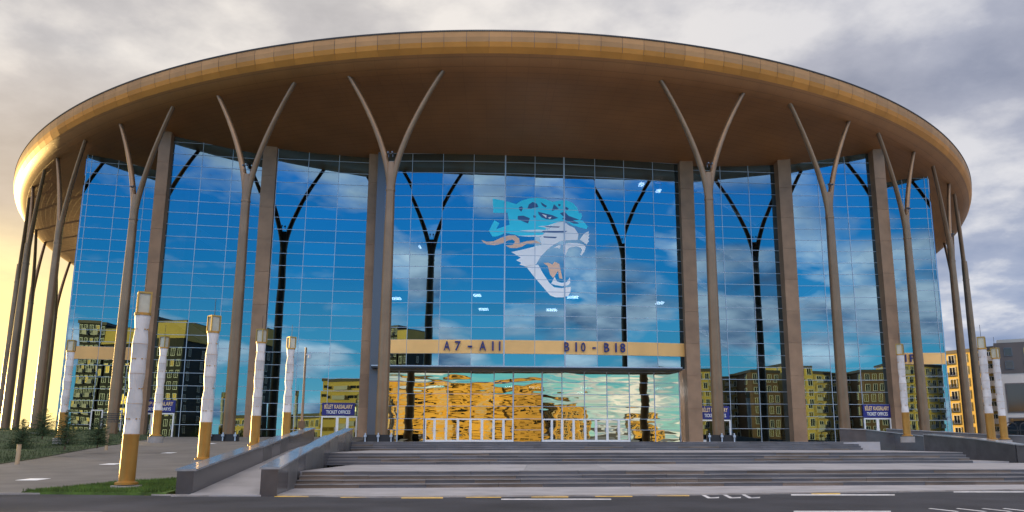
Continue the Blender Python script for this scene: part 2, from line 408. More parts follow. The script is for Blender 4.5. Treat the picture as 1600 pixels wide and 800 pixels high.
# ------------------------------------------------------------ facades
ROW = 1.348
class Wall:
    def __init__(s, mid, nx):
        s.mid = Vector(mid); s.d = Vector((math.sqrt(1-nx*nx), nx)); s.n = Vector((nx, -math.sqrt(1-nx*nx)))
    def at(s, x, y=450):
        """where the sight line through image column x meets the wall"""
        r = ray(x, y); dv = Vector((r.x, r.y)); k = s.mid.dot(s.n)/dv.dot(s.n); return dv*k
def sz(p_y, Y, x=846): return at_depth(x, p_y, Y).z
pane_mesh = {}
def unit_pane(m):
    if m.name not in pane_mesh:
        b = MB(); b.box(0, -.012, 0, 1, .012, 1); pane_mesh[m.name] = b.mesh('pane', m)
    return pane_mesh[m.name]
pane_count = [0]
rows_lim = 300
def soffit_z(p):
    """height of the soffit over a plan point"""
    d = p-EC; u = d.dot(EX); v = d.dot(EN); lo, hi = 0., 80.
    for _ in range(30):
        mdl = (lo+hi)/2
        if (u/(EA-mdl))**2+(v/(EB-mdl))**2 < 1: lo = mdl
        else: hi = mdl
    for (d0, z0), (d1, z1) in zip(prof, prof[1:]):
        if d0 <= lo <= d1 and d1 > d0: return z0+(z1-z0)*(lo-d0)/(d1-d0)+EYE
    return prof[-1][1]+EYE
def grid(part, pts, zs, glass, single, mw=.055, thick=(), skip=None, top=None, tilt=.0010, bandrow=None, dark_v=False):
    """pts: plan points of the vertical mullions, zs: heights of the horizontal ones (ascending)"""
    joined = MB(); bandm = []
    for i in range(len(pts)-1):
        a, b = pts[i], pts[i+1]; d = b-a; L = d.length; ang = math.atan2(d.y, d.x)
        for j in range(len(zs)-1):
            z0, z1 = zs[j], zs[j+1]
            if skip and skip(i, j): continue
            if bandrow is not None and j == bandrow: bandm.append((a, b, z0, z1)); continue
            zt = z1
            if single:
                place('pane', unit_pane(glass), part, loc=(a.x-AO.x, a.y-AO.y, z0-AO.z),
                      rot=(random.gauss(0, tilt), 0, ang+random.gauss(0, tilt)), scale=(L, 1, zt-z0))
            else:
                t1, t2, t3 = (random.gauss(0, tilt)*.7 for _ in range(3))
                n = Vector((d.y, -d.x)).normalized()
                P = [(a, z0, 0), (b, z0, t1*L), (b, zt, t1*L+t2*(zt-z0)*1.5), (a, zt, t2*(zt-z0)*1.5)]
                joined.face([(p.x+n.x*o, p.y+n.y*o, z) for p, z, o in P])
    if joined.v: apart('pane', joined, glass, part, kind='stuff')
    for i, p in enumerate(pts):
        w = .15 if i in thick else mw
        d = (pts[min(i+1, len(pts)-1)]-pts[max(i-1, 0)]).normalized(); n = Vector((d.y, -d.x))
        Mx = Matrix(((d.x, -n.x, 0, p.x), (d.y, -n.y, 0, p.y), (0, 0, 1, 0), (0, 0, 0, 1)))
        mv = MB(); mv.box(-w/2, -.10 if i in thick else -.055, zs[0], w/2, .05, zs[-1], Mx); apart('mullion', mv, M['mull_dark'] if dark_v else M['mull'], part)
    for z in zs:
        mh = MB(); n_ = len(pts)
        for i, p in enumerate(pts):
            d = (pts[min(i+1, n_-1)]-pts[max(i-1, 0)]).normalized(); n = Vector((d.y, -d.x))
            for o, h in ((.045, -.024), (.045, .024), (-.01, .024), (-.01, -.024)): mh.v.append((p.x+n.x*o, p.y+n.y*o, z+h))
        for i in range(n_-1):
            for j in range(4): mh.f.append((i*4+j, i*4+(j+1) % 4, i*4+4+(j+1) % 4, i*4+4+j)); mh.mi.append(0)
        apart('transom', mh, M['mull'], part)
    return bandm
def facade(name=None):
    e = bpy.data.objects.new('glass_wall', None); COL.objects.link(e); e.parent = arena; return e

L1 = Wall((-24.5, 88.0), .145); L2 = Wall((-36, 88.0), .20); L3 = Wall((-50.5, 95.), .25)
R1 = Wall((22.5, 92.2), .10); R2 = Wall((34, 93.), .0); R3 = Wall((48, 102.5), -.02)
def rows(Y, yref, x, zlo, top):
    zr = sz(yref, Y, x); k = math.ceil((zlo+.5-zr)/ROW); z = [zlo]
    while zr+k*ROW < top-.3: z.append(zr+k*ROW); k += 1
    return z+[top]
bands = []
# centre, convex, facet by facet
cx = [604, 645, 693, 741, 790, 836, 881, 929, 974, 1019, 1059]
cy_mid = [250, 250, 249, 248, 247, 247, 247, 250, 254, 258, 262]
def arcY(X):     # bow of the central wall
    u = (X+.9)/17.2; return 88.0+ .105*(X+.9) + 1.25*u*u
cpts = []
for x in cx:
    Y = 88.
    for _ in range(8): p = at_depth(x, 250, Y); Y = arcY(p.x)
    cpts.append(Vector((p.x, p.y)))
ZB0, ZB1 = sz(553.3, 88.2), sz(532.3, 88.2)
ZC = sz(573.5, 88.2)
ctop = 31.62+EYE
czs = [ZC, ZB0, ZB1]+[ZB1+ (30.72+EYE-ZB1)/15*k for k in range(1, 16)]+[ctop]
cwall = facade()
bands += grid(cwall, cpts, czs, M['glass'], True, thick=(4, 6), bandrow=1)
# entrance, below the canopy and set back
EW = Wall((0, 90.4), .085)
ex = [598, 623, 664, 700, 736, 772, 802, 847, 878, 913, 948, 983, 1022, 1061]
epts = [EW.at(x, 600) for x in ex]
ez = [PLAZA, PLAZA+1.28, sz(654.5, 90.4), sz(635, 90.4), sz(616, 90.4), sz(597.5, 90.4), ZC-.3]
ewall = facade()
def skipdoor(i, j): return j < 2 and (2 <= i <= 5 or 7 <= i <= 10)
grid(ewall, epts, ez, M['glass_low'], True, mw=.10, thick=(1, 6, 7), skip=skipdoor, tilt=.003)
# side bays
def side(W, xs, ytop_ref, yref, xref, single, band=None, zlo=PLAZA, yv=300):
    pts = [W.at(x, yv) for x in xs]
    mid = (pts[0]+pts[-1])/2; top = max(soffit_z(p) for p in pts)+.3
    zs = rows(mid.y, yref, xref, zlo, top)
    w = facade()
    br_ = None
    if band:
        zb0, zb1 = band; zs = [z for z in zs if abs(z-zb0) > .45 and abs(z-zb1) > .45 and not zb0 < z < zb1]+[zb0, zb1]; zs.sort(); br_ = zs.index(zb0)
    bands.extend(grid(w, pts, zs, M['glass'], single, bandrow=br_))
    return w, pts, zs
w1 = side(L1, [431, 480, 528, 578], 0, 342, 530, True)
w2 = side(L2, [262, 312, 360, 408], 0, 316.5, 300, False)
w3 = side(L3, [131, 138, 181, 226, 247], 0, 307, 170, False, (ZB0+.1, ZB1+.1))
w4 = side(R1, [1087, 1133, 1178, 1224], 0, 355, 1150, False, yv=450)
w5 = side(R2, [1243, 1289, 1334, 1378], 0, 340.5, 1300, False, yv=450)
w6 = side(R3, [1392, 1424, 1460, 1466], 0, 341.5, 1420, False, (ZB0+.25, ZB1+.2), yv=450)
# band panels
for a, b, z0, z1 in bands:
    n = Vector(((b-a).y, -(b-a).x)).normalized(); d = (b-a).normalized(); a2 = a+d*.03; b2 = b-d*.03
    mb = MB(); mb.prism([(a2.x+n.x*.10, a2.y+n.y*.10), (b2.x+n.x*.10, b2.y+n.y*.10), (b2.x-n.x*.02, b2.y-n.y*.02), (a2.x-n.x*.02, a2.y-n.y*.02)], z0, z1)
    apart('band_panel', mb, M['band'])
def letters(txt, x0, x1, wallpts, zc, size, par=arena):
    # stand each run of text on the facet it belongs to
    cxm = (x0+x1)/2
    for a, b in zip(wallpts, wallpts[1:]):
        pa = proj(a, zc); pb = proj(b, zc)
        if pa <= cxm < pb:
            f = (cxm-pa)/(pb-pa); p = a+(b-a)*f; n = Vector(((b-a).y, -(b-a).x)).normalized(); ang = math.atan2((b-a).y, (b-a).x)
            W = (x1-x0)/(pb-pa)*(b-a).length
            me = text_mesh(txt, size, .06, M['navy'], width=None if txt == '1' else W)
            p = p+n*.26
            place('lettering', me, par, loc=(p.x-AO.x, p.y-AO.y, zc-AO.z), rot=(0, 0, ang)); return
def proj(p, z):
    c, s = math.cos(PITCH), math.sin(PITCH); return CPX+CF*p.x/(p.y*c+(z-EYE)*s)
zb = (ZB0+ZB1)/2
for txt, x0, x1 in (('A', 693.5, 703.5), ('7', 711, 720), ('-', 731, 738), ('A', 749, 759.5), ('1', 767, 773), ('1', 777, 784.5),
                    ('B', 881, 889), ('1', 897, 902), ('0', 907, 914), ('-', 925, 930), ('B', 943, 951), ('1', 959, 964), ('8', 968, 976)):
    if txt == '-':
        me = None; letters('-', x0, x1, cpts, zb+.1, 1.5)
    else: letters(txt, x0, x1, cpts, zb, 1.42)
for txt, x0, x1 in (('V', 1400.5, 1409), ('I', 1413, 1415), ('P', 1420.5, 1429)): letters(txt, x0, x1, w6[1], zb+.2, 1.35)

# pilasters
def pilaster(x0, x1, Y, y=300, depth=3.4, proud=.7, ztop=None):
    a = at_depth(x0, y, Y); b = at_depth(x1, y, Y); c = Vector((a.x, a.y)); d = Vector((b.x, b.y))
    u = (d-c).normalized(); u = Vector((math.cos(YAW), math.sin(YAW))); n = Vector((u.y, -u.x)); w = (d-c).length
    c = c+n*proud; top = soffit_z(c+u*w/2)+.2
    segs = 9
    e = MB(); e.prism([(c.x+.03, c.y+.03), (c.x+u.x*w-.03, c.y+u.y*w+.03), (c.x+u.x*w-n.x*depth, c.y+u.y*w-n.y*depth), (c.x-n.x*depth, c.y-n.y*depth)], PLAZA-.5, top)
    core = apart('pilaster', e, M['pilaster'])
    h = (top-PLAZA)/segs
    for k in range(segs):      # cladding slabs with open joints
        m = MB(); z0 = PLAZA+k*h+.012; z1 = PLAZA+(k+1)*h-.012; q = -.03
        m.prism([(c.x+n.x*.03, c.y+n.y*.03), (c.x+u.x*w+n.x*.03, c.y+u.y*w+n.y*.03), (c.x+u.x*w-n.x*(depth-.1), c.y+u.y*w-n.y*(depth-.1)), (c.x-n.x*(depth-.1), c.y-n.y*(depth-.1))], z0, z1)
        apart('cladding_slab', m, M['pilaster'], core)
pilaster(576, 598.5, 88.3); pilaster(409.5, 430.5, 87.5); pilaster(245, 262.5, 86.6, depth=7.5)
pilaster(1066, 1087.5, 90.8, y=450); pilaster(1223, 1244, 92.2, y=450); pilaster(1376.5, 1395, 92.6, y=450, depth=7.5)
# side returns closing the gaps, dark
def ret(a, b, zt, m='mull_dark'):
    mb = MB(); d = (b-a).normalized(); n = Vector((d.y, -d.x))*.1
    mb.prism([(a.x, a.y), (b.x, b.y), (b.x+n.x, b.y+n.y), (a.x+n.x, a.y+n.y)], PLAZA, zt); apart('return_wall', mb, M[m])
ret(cpts[0]+Vector((-.9, -.2)), cpts[0], ctop+.4); ret(cpts[-1], cpts[-1]+Vector((1., -.1)), ctop+.4)
rear = [w3[1][0]] + [ell(t, 15 if abs(t) < 95 else 28) for t in range(-60, -181, -8)] + [ell(t, 15 if abs(t) < 85 else 28) for t in range(180, 59, -8)] + [w6[1][-1]]
for a, b in zip(rear, rear[1:]):
    d = (b-a).normalized(); n = Vector((d.y, -d.x))*.12; mb = MB()
    mb.prism([(a.x, a.y), (b.x, b.y), (b.x-n.x, b.y-n.y), (a.x-n.x, a.y-n.y)], PLAZA-.5, max(soffit_z(a), soffit_z(b))+.2)
    apart('rear_wall', mb, M['rear'])
# canopy over the entrance
a = cpts[0]; b = cpts[-1]; mb = MB(); out_ = []
n0 = Vector((EX.y, -EX.x))
front = [Wall((0, 87.4), .085).at(x, 574) for x in (580, 1066)]
back = [Wall((0, 90.8), .085).at(x, 574) for x in (586, 1060)]
mb.prism([tuple(front[0]), tuple(front[1]), tuple(back[1]), tuple(back[0])], ZC-.28, ZC-.06)
apart('canopy', mb, M['dark'])
mb = MB(); mb.prism([tuple(front[0]+n0*.06), tuple(front[1]+n0*.06), tuple(front[1]), tuple(front[0])], ZC-.1, ZC+.02); apart('canopy_edge', mb, M['mull'])
# doors
def door(a, b, z0, z1, m=M['white_frame'], glass=M['glass_low'], fw=.13):
    d = (b-a); L = d.length; ang = math.atan2(d.y, d.x)
    f = MB(); f.box(0, -.09, 0, fw, .05, z1-z0); f.box(L-fw, -.09, 0, L, .05, z1-z0); f.box(fw, -.088, 0, L-fw, .05, fw*1.6); f.box(fw, -.088, z1-z0-fw, L-fw, .05, z1-z0)
    o = f.build('door', m, arena); o.location = (a.x-AO.x, a.y-AO.y, z0-AO.z); o.rotation_euler = (0, 0, ang)
    g_ = place('pane', unit_pane(glass), o, loc=(fw, 0, fw), rot=(random.gauss(0, .004), 0, random.gauss(0, .004)), scale=(L-2*fw, 1, z1-z0-2*fw))
    h = MB(); h.box(L-fw-.09, -.17, 1.0, L-fw-.05, -.13, 1.5); h.box(L-fw-.09, -.14, 1.05, L-fw-.05, -.02, 1.1); h.box(L-fw-.09, -.14, 1.4, L-fw-.05, -.02, 1.45); h.build('handle', M['mull'], o)
for xs in ([664, 679, 697, 715.5, 735, 753, 771, 786.5, 802], [847, 862, 878, 896, 914, 931, 948.5, 966.5, 983]):
    q = [EW.at(x, 670) for x in xs]; off = Vector((EW.n.x, EW.n.y))*.12
    for a, b in zip(q, q[1:]): door(a+off, b+off, PLAZA+.02, ez[2])
def ticket(W, x0, x1, ys0, ys1, posts, label, top, bottom, dbot, grp='blue ticket office signs'):
    """blue sign on the glass with white framed doors under it"""
    a = W.at(x0, (ys0+ys1)/2); b = W.at(x1, (ys0+ys1)/2); off = W.n*.16; Y = (a.y+b.y)/2
    z1 = sz(ys0, Y); z0 = sz(ys1, Y); L = (b-a).length; ang = math.atan2((b-a).y, (b-a).x); c = (a+b)/2+off
    s = thing('sign', label, 'sign', (c.x, c.y, z0), ang, grp)
    m = MB(); m.box(-L/2, -.05, 0, L/2, .08, z1-z0); m.build('board', M['signblue'], s)
    H = z1-z0
    o = place('lettering', text_mesh(top, H*.44, .012, M['signyel'], width=L*.86), s, loc=(0, -.075, H*.68))
    place('lettering', text_mesh(bottom, H*.36, .012, M['signwhite'], width=L*.74), s, loc=(0, -.075, H*.26))
    ps = [W.at(x, (ys0+ys1)/2)+W.n*.12 for x in posts]
    for p, q in zip(ps, ps[1:]): door(p, q, dbot, z0-.06, fw=.14, glass=M['glass'])
ticket(L1, 503.5, 554.5, 629.5, 649.5, [503, 528, 544, 559], 'navy TICKET OFFICES sign on the glass left of the main stairs, above white doors', 'BİLET KASSALARY', 'TICKET OFFICES', PLAZA)
ticket(R1, 1093.5, 1139, 634.5, 655, [1094, 1116, 1140], 'navy TICKET OFFICES sign half hidden behind a bronze column right of the entrance', 'BİLET KASSALARY', 'TICKET OFFICES', PLAZA)
ticket(R2, 1347.5, 1391, 632, 652.5, [1348, 1369, 1390], 'navy TICKET OFFICES sign farthest right, above the granite ramp wall', 'BİLET KASSALARY', 'TICKET OFFICES', PLAZA)
ticket(L2, 225.5, 274.5, 625, 644.5, [222, 240, 252, 274], 'navy VIP sign at the far left of the facade behind a decorative lamp', 'VIP KASSALARY', 'SKYBOX BARYS', PLAZA+.3)
for x0, x1 in ((141, 160), (175, 190)):
    door(L3.at(x0, 660)+L3.n*.12, L3.at(x1, 660)+L3.n*.12, PLAZA+.6, PLAZA+3.6, glass=M['glass'])

# emblem of a roaring leopard's head, cut film on the central wall
def on_wall(px, py):
    for a, b in zip(cpts, cpts[1:]):
        W = Wall((a+b)/2, 0); d = (b-a).normalized(); W.n = Vector((d.y, -d.x)); W.d = d
        r = ray(px, py); dv = Vector((r.x, r.y)); k = a.dot(W.n)/dv.dot(W.n); q = dv*k
        s = (q-a).dot(d)/(b-a).length
        if -0.0001 <= s < 1.0001: return (q.x, k*r.z+EYE)
    return (q.x, k*r.z+EYE)
def clip(poly, x, keep_right):
    out = []
    for i in range(len(poly)):
        p, q = poly[i], poly[(i+1) % len(poly)]
        ip = (p[0] >= x) == keep_right; iq = (q[0] >= x) == keep_right
        if ip: out.append(p)
        if ip != iq:
            f = (x-p[0])/(q[0]-p[0]); out.append((x, p[1]+f*(q[1]-p[1])))
    return out
def tri_poly(poly):
    from mathutils.geometry import tessellate_polygon
    return [[poly[i] for i in t] for t in tessellate_polygon([[Vector((x, z, 0)) for x, z in poly]])]
def film(polys, off, name, m):
    mb = MB()
    for pz in polys:
        W = [on_wall(730+x/4.21, 290+y/4.21) for x, y in pz]
        for t in tri_poly(W):
            for a, b in zip(cpts, cpts[1:]):
                c = clip(clip(t, a.x, True), b.x, False) if True else t
                if len(c) < 3: continue
                d = (b-a).normalized(); n = Vector((d.y, -d.x))
                mb.face([(x+n.x*off, a.y+(b.y-a.y)*(x-a.x)/(b.x-a.x)+n.y*off, z) for x, z in c])
    return mb
cyanp = [[(168,85),(245,100),(322,122),(360,98),(410,84),(455,80),(510,88),(560,106),(610,98),(655,98),(695,115),(722,145),(735,180),(750,182),(755,205),(742,228),(762,232),(795,272),(782,286),(735,274),(690,262),(655,236),(620,236),(575,246),(530,262),(505,300),(497,330),(440,335),(345,332),(310,322),(250,312),(205,332),(168,338),(143,298),(178,228),(212,248),(190,288),(278,258),(265,180),(172,180)]]
whitep = [[(475,345),(505,318),(540,285),(580,246),(635,238),(668,262),(705,278),(732,320),(725,358),(660,360),(615,364),(570,388),(530,418),(482,468),(455,515),(430,527),(390,535),(345,520),(357,508),(322,492),(352,474),(290,437),(380,418),(455,398),(488,392),(485,372)],
 [(345,296),(470,290),(540,294),(505,303),(400,302)], [(330,331),(470,326),(510,322),(480,336),(400,336)], [(462,268),(545,262),(540,280)],
 [(740,355),(770,315),(800,300),(796,318),(803,322),(797,336),(804,342),(795,356),(801,366),(785,388)],
 [(635,385),(665,378),(720,378),(765,388),(780,405),(770,435),(752,460),(743,455),(755,425),(745,408),(720,400),(680,405),(665,415),(640,472),(632,440),(632,400)],
 [(568,410),(600,392),(615,395),(610,415),(595,410)],
 [(385,530),(440,520),(468,522),(500,580),(540,640),(570,668),(620,675),(682,665),(678,700),(665,725),(630,735),(580,735),(545,722),(500,670),(440,600)],
 [(552,645),(575,600),(590,630),(620,640),(655,635),(675,605),(678,640),(665,655),(625,662),(580,655)]]
tanp = [[(500,508),(535,508),(560,520),(575,500),(605,515),(620,580),(627,615),(605,610),(598,560),(565,610),(545,585),(530,530)],
 [(92,357),(130,370),(175,366),(225,342),(275,327),(315,328),(342,348),(345,378),(395,365),(450,360),(487,382),(440,378),(390,385),(360,402),(320,412),(280,410),(252,395),(300,390),(315,370),(300,355),(270,360),(230,382),(180,392),(130,388),(110,378)]]
darkp = [[(340,142),(360,136),(368,150),(355,172),(342,160)],[(396,152),(405,125),(430,108),(460,120),(468,142),(430,148),(412,155)],[(482,108),(525,135),(515,145),(492,130)],[(570,123),(602,152),(556,168)],[(600,120),(615,125),(610,138),(598,132)],[(646,138),(668,150),(660,164),(645,155)],
 [(333,200),(370,198),(412,215),(400,250),(365,235),(332,222)],[(434,195),(453,200),(450,214),(436,210)],[(465,172),(560,195),(600,213),(560,224),(520,222),(490,210),(470,190)],
 [(610,182),(640,172),(668,200),(740,226),(690,228),(640,206),(626,198)],[(622,216),(655,208),(725,242),(735,252),(700,250),(650,230)],[(500,299),(660,299),(640,309),(480,309)],[(500,334),(592,338),(580,347),(505,343)],[(500,266),(612,270),(600,277),(530,274)]]
eyep = [[(490,188),(522,196),(520,214)],[(530,212),(555,205),(545,220)]]
backp = [[(75,352),(128,300),(165,215),(200,225),(245,240),(240,195),(155,195),(152,70),(250,85),(322,105),(360,82),(450,64),(560,90),(655,82),(715,108),(745,160),(772,180),(765,215),(815,275),(780,305),(822,290),(820,400),(790,410),(775,475),(735,470),(735,425),(690,420),(655,480),(660,560),(690,590),(700,700),(672,742),(620,752),(530,735),(430,610),(370,545),(318,520),(300,490),(320,478),(265,440),(225,402),(110,402)]]
emb = bpy.data.objects.new('emblem', None); COL.objects.link(emb); emb.parent = arena
for pl, off, m in ((cyanp, .021, 'cyan'), (whitep, .026, 'film'), (tanp, .026, 'tan'), (darkp, .031, 'film_navy'), (eyep, .036, 'film')):
    for one in pl: apart('emblem_film', film([one], off, '', None), M[m], emb)

# interior: back wall, floors, stair beams, ceiling lamps seen through the glass
mb = MB()
for t0, t1 in [(-150+300*i/60, -150+300*(i+1)/60) for i in range(60)]:
    a, b = ell(t0, 36), ell(t1, 36)
    mb.face([(a.x, a.y, PLAZA), (b.x, b.y, PLAZA), (b.x, b.y, 33.5), (a.x, a.y, 33.5)])
apart('inner_wall', mb, M['interior'])
for W, xa, xb in ((L2, 270, 400), (L1, 436, 570), (R1, 1090, 1210), (R2, 1245, 1365)):
    for k in range(5):
        y0, y1 = (560-75*k, 500-75*k)
        if W in (L1,): y0, y1 = y1+10, y0-40
        elif W is L2: y0, y1 = y1, y0+20
        elif W is R1: y0, y1 = y1, y0+10
        else: y0, y1 = y0, y1-20
        P = [W.at(xa, 450)-W.n*3.2, W.at(xb, 450)-W.n*3.2]
        p = Vector((P[0].x, P[0].y, sz(y0, P[0].y))); q = Vector((P[1].x, P[1].y, sz(y1, P[1].y)))
        mb = MB(); mb.bar(p, q, 2., .9); apart('stair_flight', mb, M['beam'])
for x, y, w in ((617, 466, 16), (655, 385, 3), (745, 461, 12), (755, 483, 15), (862, 484, 17), (895, 464, 18), (1032, 473, 12), (667, 281, 12), (640, 285, 8), (608, 275, 8), (1003, 287, 8), (1030, 297, 8),
                (835, 606, 16), (915, 606, 18), (907, 614, 14), (1031, 608, 14), (685, 604, 14), (795, 605, 12)):
    Yd = 97; p = at_depth(x, y, Yd); mb = MB(); s = w/2*Yd/CF
    mb.box(p.x-s, p.y, p.z, p.x+s, p.y+1.2, p.z+.14); apart('ceiling_lamp', mb, M['lamp'])

# ------------------------------------------------------------ ground, road
def sheet(name, poly, z, m, **p):
    mb = MB(); mb.face([(x, y, z if not callable(z) else z(x, y)) for x, y in poly]); return mb.build(name, m, None, **p)
def FR(s, t): # point in the arena's frame: s along the facade, t metres deep measured at X=0
    return (EX.x*s - EX.y*0 + EN.x*t*0, 0)
def P(s, t):   # s metres along the facade direction, t = depth on the Y axis
    return (EX.x*s, t+EX.y*s)
sheet('ground', [(-4000, -4000), (4000, -4000), (4000, 4000), (-4000, 4000)], -.30, M['soil'], kind='structure')
mb = MB(); RZ = -.05
e0 = 31.9
mb.face([(*P(-300, -30), RZ), (*P(300, -30), RZ), (*P(300, 31.6), RZ), (*P(-300, e0+.1), RZ)]); mb.build('road', M['asphalt'], None, kind='structure')
# kerb and near pavement
mb = MB(); mb.prism([P(-300, e0), P(-16, e0), P(-12.6, 30.3), P(-12.6, 30.5), P(-16, e0+.2), P(-300, e0+.2)], -.28, .0); 
mb.build('kerb', M['kerb'], None, kind='structure')
mb = MB(); mb.prism([P(-12.6, 30.05), P(-9.0, 30.0), P(-5.6, 28.7), P(3.7, 28.75), P(10.9, 29.6), P(20, 30.8), P(60, 31.5), P(300, 31.5), P(300, 31.75), P(60, 31.7), P(20, 31.0), P(10.9, 29.8), P(3.7, 28.95), P(-5.6, 28.9), P(-9.0, 30.2), P(-12.6, 30.25)], -.28, .0)
mb.build('kerb', M['kerb'], None, kind='structure')
mb = MB(); mb.prism([P(-12.6, 30.26), P(-9.0, 30.21), P(-5.6, 28.91), P(3.7, 28.96), P(10.9, 29.81), P(20, 31.01), P(60, 31.71), P(60, 36), P(-12.6, 36)], -.25, -.004)
mb.build('pavement', M['pave'], None, kind='structure')
def slope_z(y): return min(-.0+max(0, y-31)*.0417, 2.4)
# sloping path on the left
mb = MB(); ys = [28.5, 34, 38, 44, 50, 56, 62, 70, 78, 86, 96, 110]
mb.v = []
L = []
for y in ys:
    for x in (-120, -60, -30, -16.5 if y > 45 else -13.0-(y-31)*.14, -11.9-(y-30)*.145):
        yy = y if y > 32 else P(x, e0+.2)[1]
        mb.v.append((x, yy, slope_z(yy)-.002))
for i in range(len(ys)-1):
    for j in range(4): a = i*5+j; mb.f.append((a, a+1, a+6, a+5)); mb.mi.append(0)
mb.build('path', M['path'], None, kind='structure')
# upper plaza
mb = MB(); mb.prism([(-17.3, 61), P(26, 61.6), P(26, 66), P(140, 66), (140, 150), (-17.3, 150)], .6, PLAZA); mb.build('plaza', M['pave'], None, kind='structure')
# grass bank left of the path
edge = [(-21.5, 32.2), (-25, 38), (-28.9, 43.9), (-30, 50), (-33, 61), (-35.6, 72), (-38.8, 86.6), (-42, 93)]
mb = MB(); W_ = [0, 1.2, 3, 6, 12, 25, 60, 120]; random.seed(3)
for i, (x, y) in enumerate(edge):
    for w in W_:
        k = min(1, w/12); hgt = max(0, min(1.2, (y-36)*.03))*k*.9+.03
        z = slope_z(y)+hgt if w > 0 else slope_z(y)+.03
        z = min(z, 2.95)
        mb.v.append((x-w, y, z+random.uniform(-.03, .03)*(w > 0)))
for i in range(len(edge)-1):
    for j in range(len(W_)-1): a = i*len(W_)+j; mb.f.append((a, a+1, a+1+len(W_), a+len(W_))); mb.mi.append(0)
bank = mb.build('grass_bank', M['grass_dark'], None, True, kind='structure')
# verge by the first lamp
verge = [P(-18.6, 32.1), P(-13.0, 30.6), (-13.4, 33), (-14.0, 37.5), (-15.5, 36.2), (-17.2, 34.2)]
mb = MB(); mb.prism([verge[0], verge[1], verge[2], verge[3], verge[4], verge[5]], -.2, [.03, .04, .15, .3, .25, .15]); mb.build('verge', M['grass'], None, kind='structure')
def blades(name, pts_fn, n, h, m, label):
    mb = MB()
    for _ in range(n):
        x, y, z = pts_fn(); a = random.uniform(0, 6.28); w = .018; l = h*random.uniform(.5, 1.2)
        dx, dy = math.cos(a)*w, math.sin(a)*w; ox, oy = random.gauss(0, .3)*l, random.gauss(0, .3)*l
        mb.face([(x-dx, y-dy, z-.02), (x+dx, y+dy, z-.02), (x+ox, y+oy, z+l)])
    o = mb.build(name, m, None, kind='stuff'); o['label'] = label; o['category'] = 'grass'
def vp():
    while True:
        x = random.uniform(-18.6, -13.2); y = random.uniform(29.2, 37.6)
        inside = False; n = len(verge)
        for i in range(n):
            x1, y1 = verge[i]; x2, y2 = verge[(i+1) % n]
            if (y1 > y) != (y2 > y) and x < (x2-x1)*(y-y1)/(y2-y1)+x1: inside = not inside
        if inside: return x, y, .03+max(0, (y-31))*.035
blades('grass', vp, 16000, .13, M['grass'], 'short green grass on the small verge beside the gold lamp base')
def bp_():
    i = random.random()**1.2*(len(edge)-1.001); k = int(i); f = i-k; x = edge[k][0]*(1-f)+edge[k+1][0]*f; y = edge[k][1]*(1-f)+edge[k+1][1]*f
    w = random.uniform(0.05, 22)**1.0; kk = min(1, w/12); z = min(2.95, slope_z(y)+max(0, min(1.2, (y-36)*.03))*kk*.9+.03)
    return x-w, y, z
blades('grass', bp_, 26000, .22, M['grass_dark'], 'rough dark grass on the bank left of the path')

# stairs: three flights of four risers, stone by stone
stairs = thing('stairs', 'wide grey granite stairs rising in three flights to the arena entrance', 'stairs', (0, 34, 0))
def flight(t0, z0, xl, xr, deep, worn):
    """t0 depth of the first riser at X=0, deep = landing depth behind the last riser"""
    T = .36; r = .15
    for k in range(4):
        zt = z0+(k+1)*r; y0 = t0+k*T
        s = xl-.3
        while s < xr:
            L_ = random.uniform(1.6, 3.6); e = min(xr, s+L_); jz = random.uniform(-.008, .006); jy = random.uniform(-.012, .012)
            mb = MB(); g_ = .006
            a, b = P(s+g_, y0+jy), P(e-g_, y0+jy); c, d = P(e-g_, y0+T+.03), P(s+g_, y0+T+.03)
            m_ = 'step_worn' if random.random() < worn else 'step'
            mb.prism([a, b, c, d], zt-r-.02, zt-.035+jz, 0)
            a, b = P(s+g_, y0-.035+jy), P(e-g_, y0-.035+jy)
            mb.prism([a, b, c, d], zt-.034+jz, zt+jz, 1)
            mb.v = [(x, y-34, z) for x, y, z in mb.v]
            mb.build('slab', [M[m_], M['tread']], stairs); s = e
    zt = z0+4*r; y0 = t0+4*T
    if deep:
        s = xl-.6; 
        while s < xr:
            e = min(xr, s+random.uniform(2.5, 4.))
            mb = MB(); mb.prism([P(s+.006, y0+.0), P(e-.006, y0+.0), P(e-.006, y0+deep), P(s+.006, y0+deep)], zt-.3, zt-.002+random.uniform(-.004, .004)); mb.v = [(x, y-34, z) for x, y, z in mb.v]
            mb.build('landing_slab', M['pave'], stairs); s = e
random.seed(11)
flight(34.0, 0, -9.4, 32, 10.2, .5)
flight(45.4, .6, -11.6, 24.6, 13.8, .3)
flight(60.6, 1.2, -13.6, 24.2, 1.5, .15)
mb = MB(); mb.box(-30, .5, -.3, 60, 60, -.02)
# hidden fill under the flights
for t0, z1, xl, xr in ((34.5, .28, -9.4, 32), (46, .9, -11.6, 24.6)):
    pass
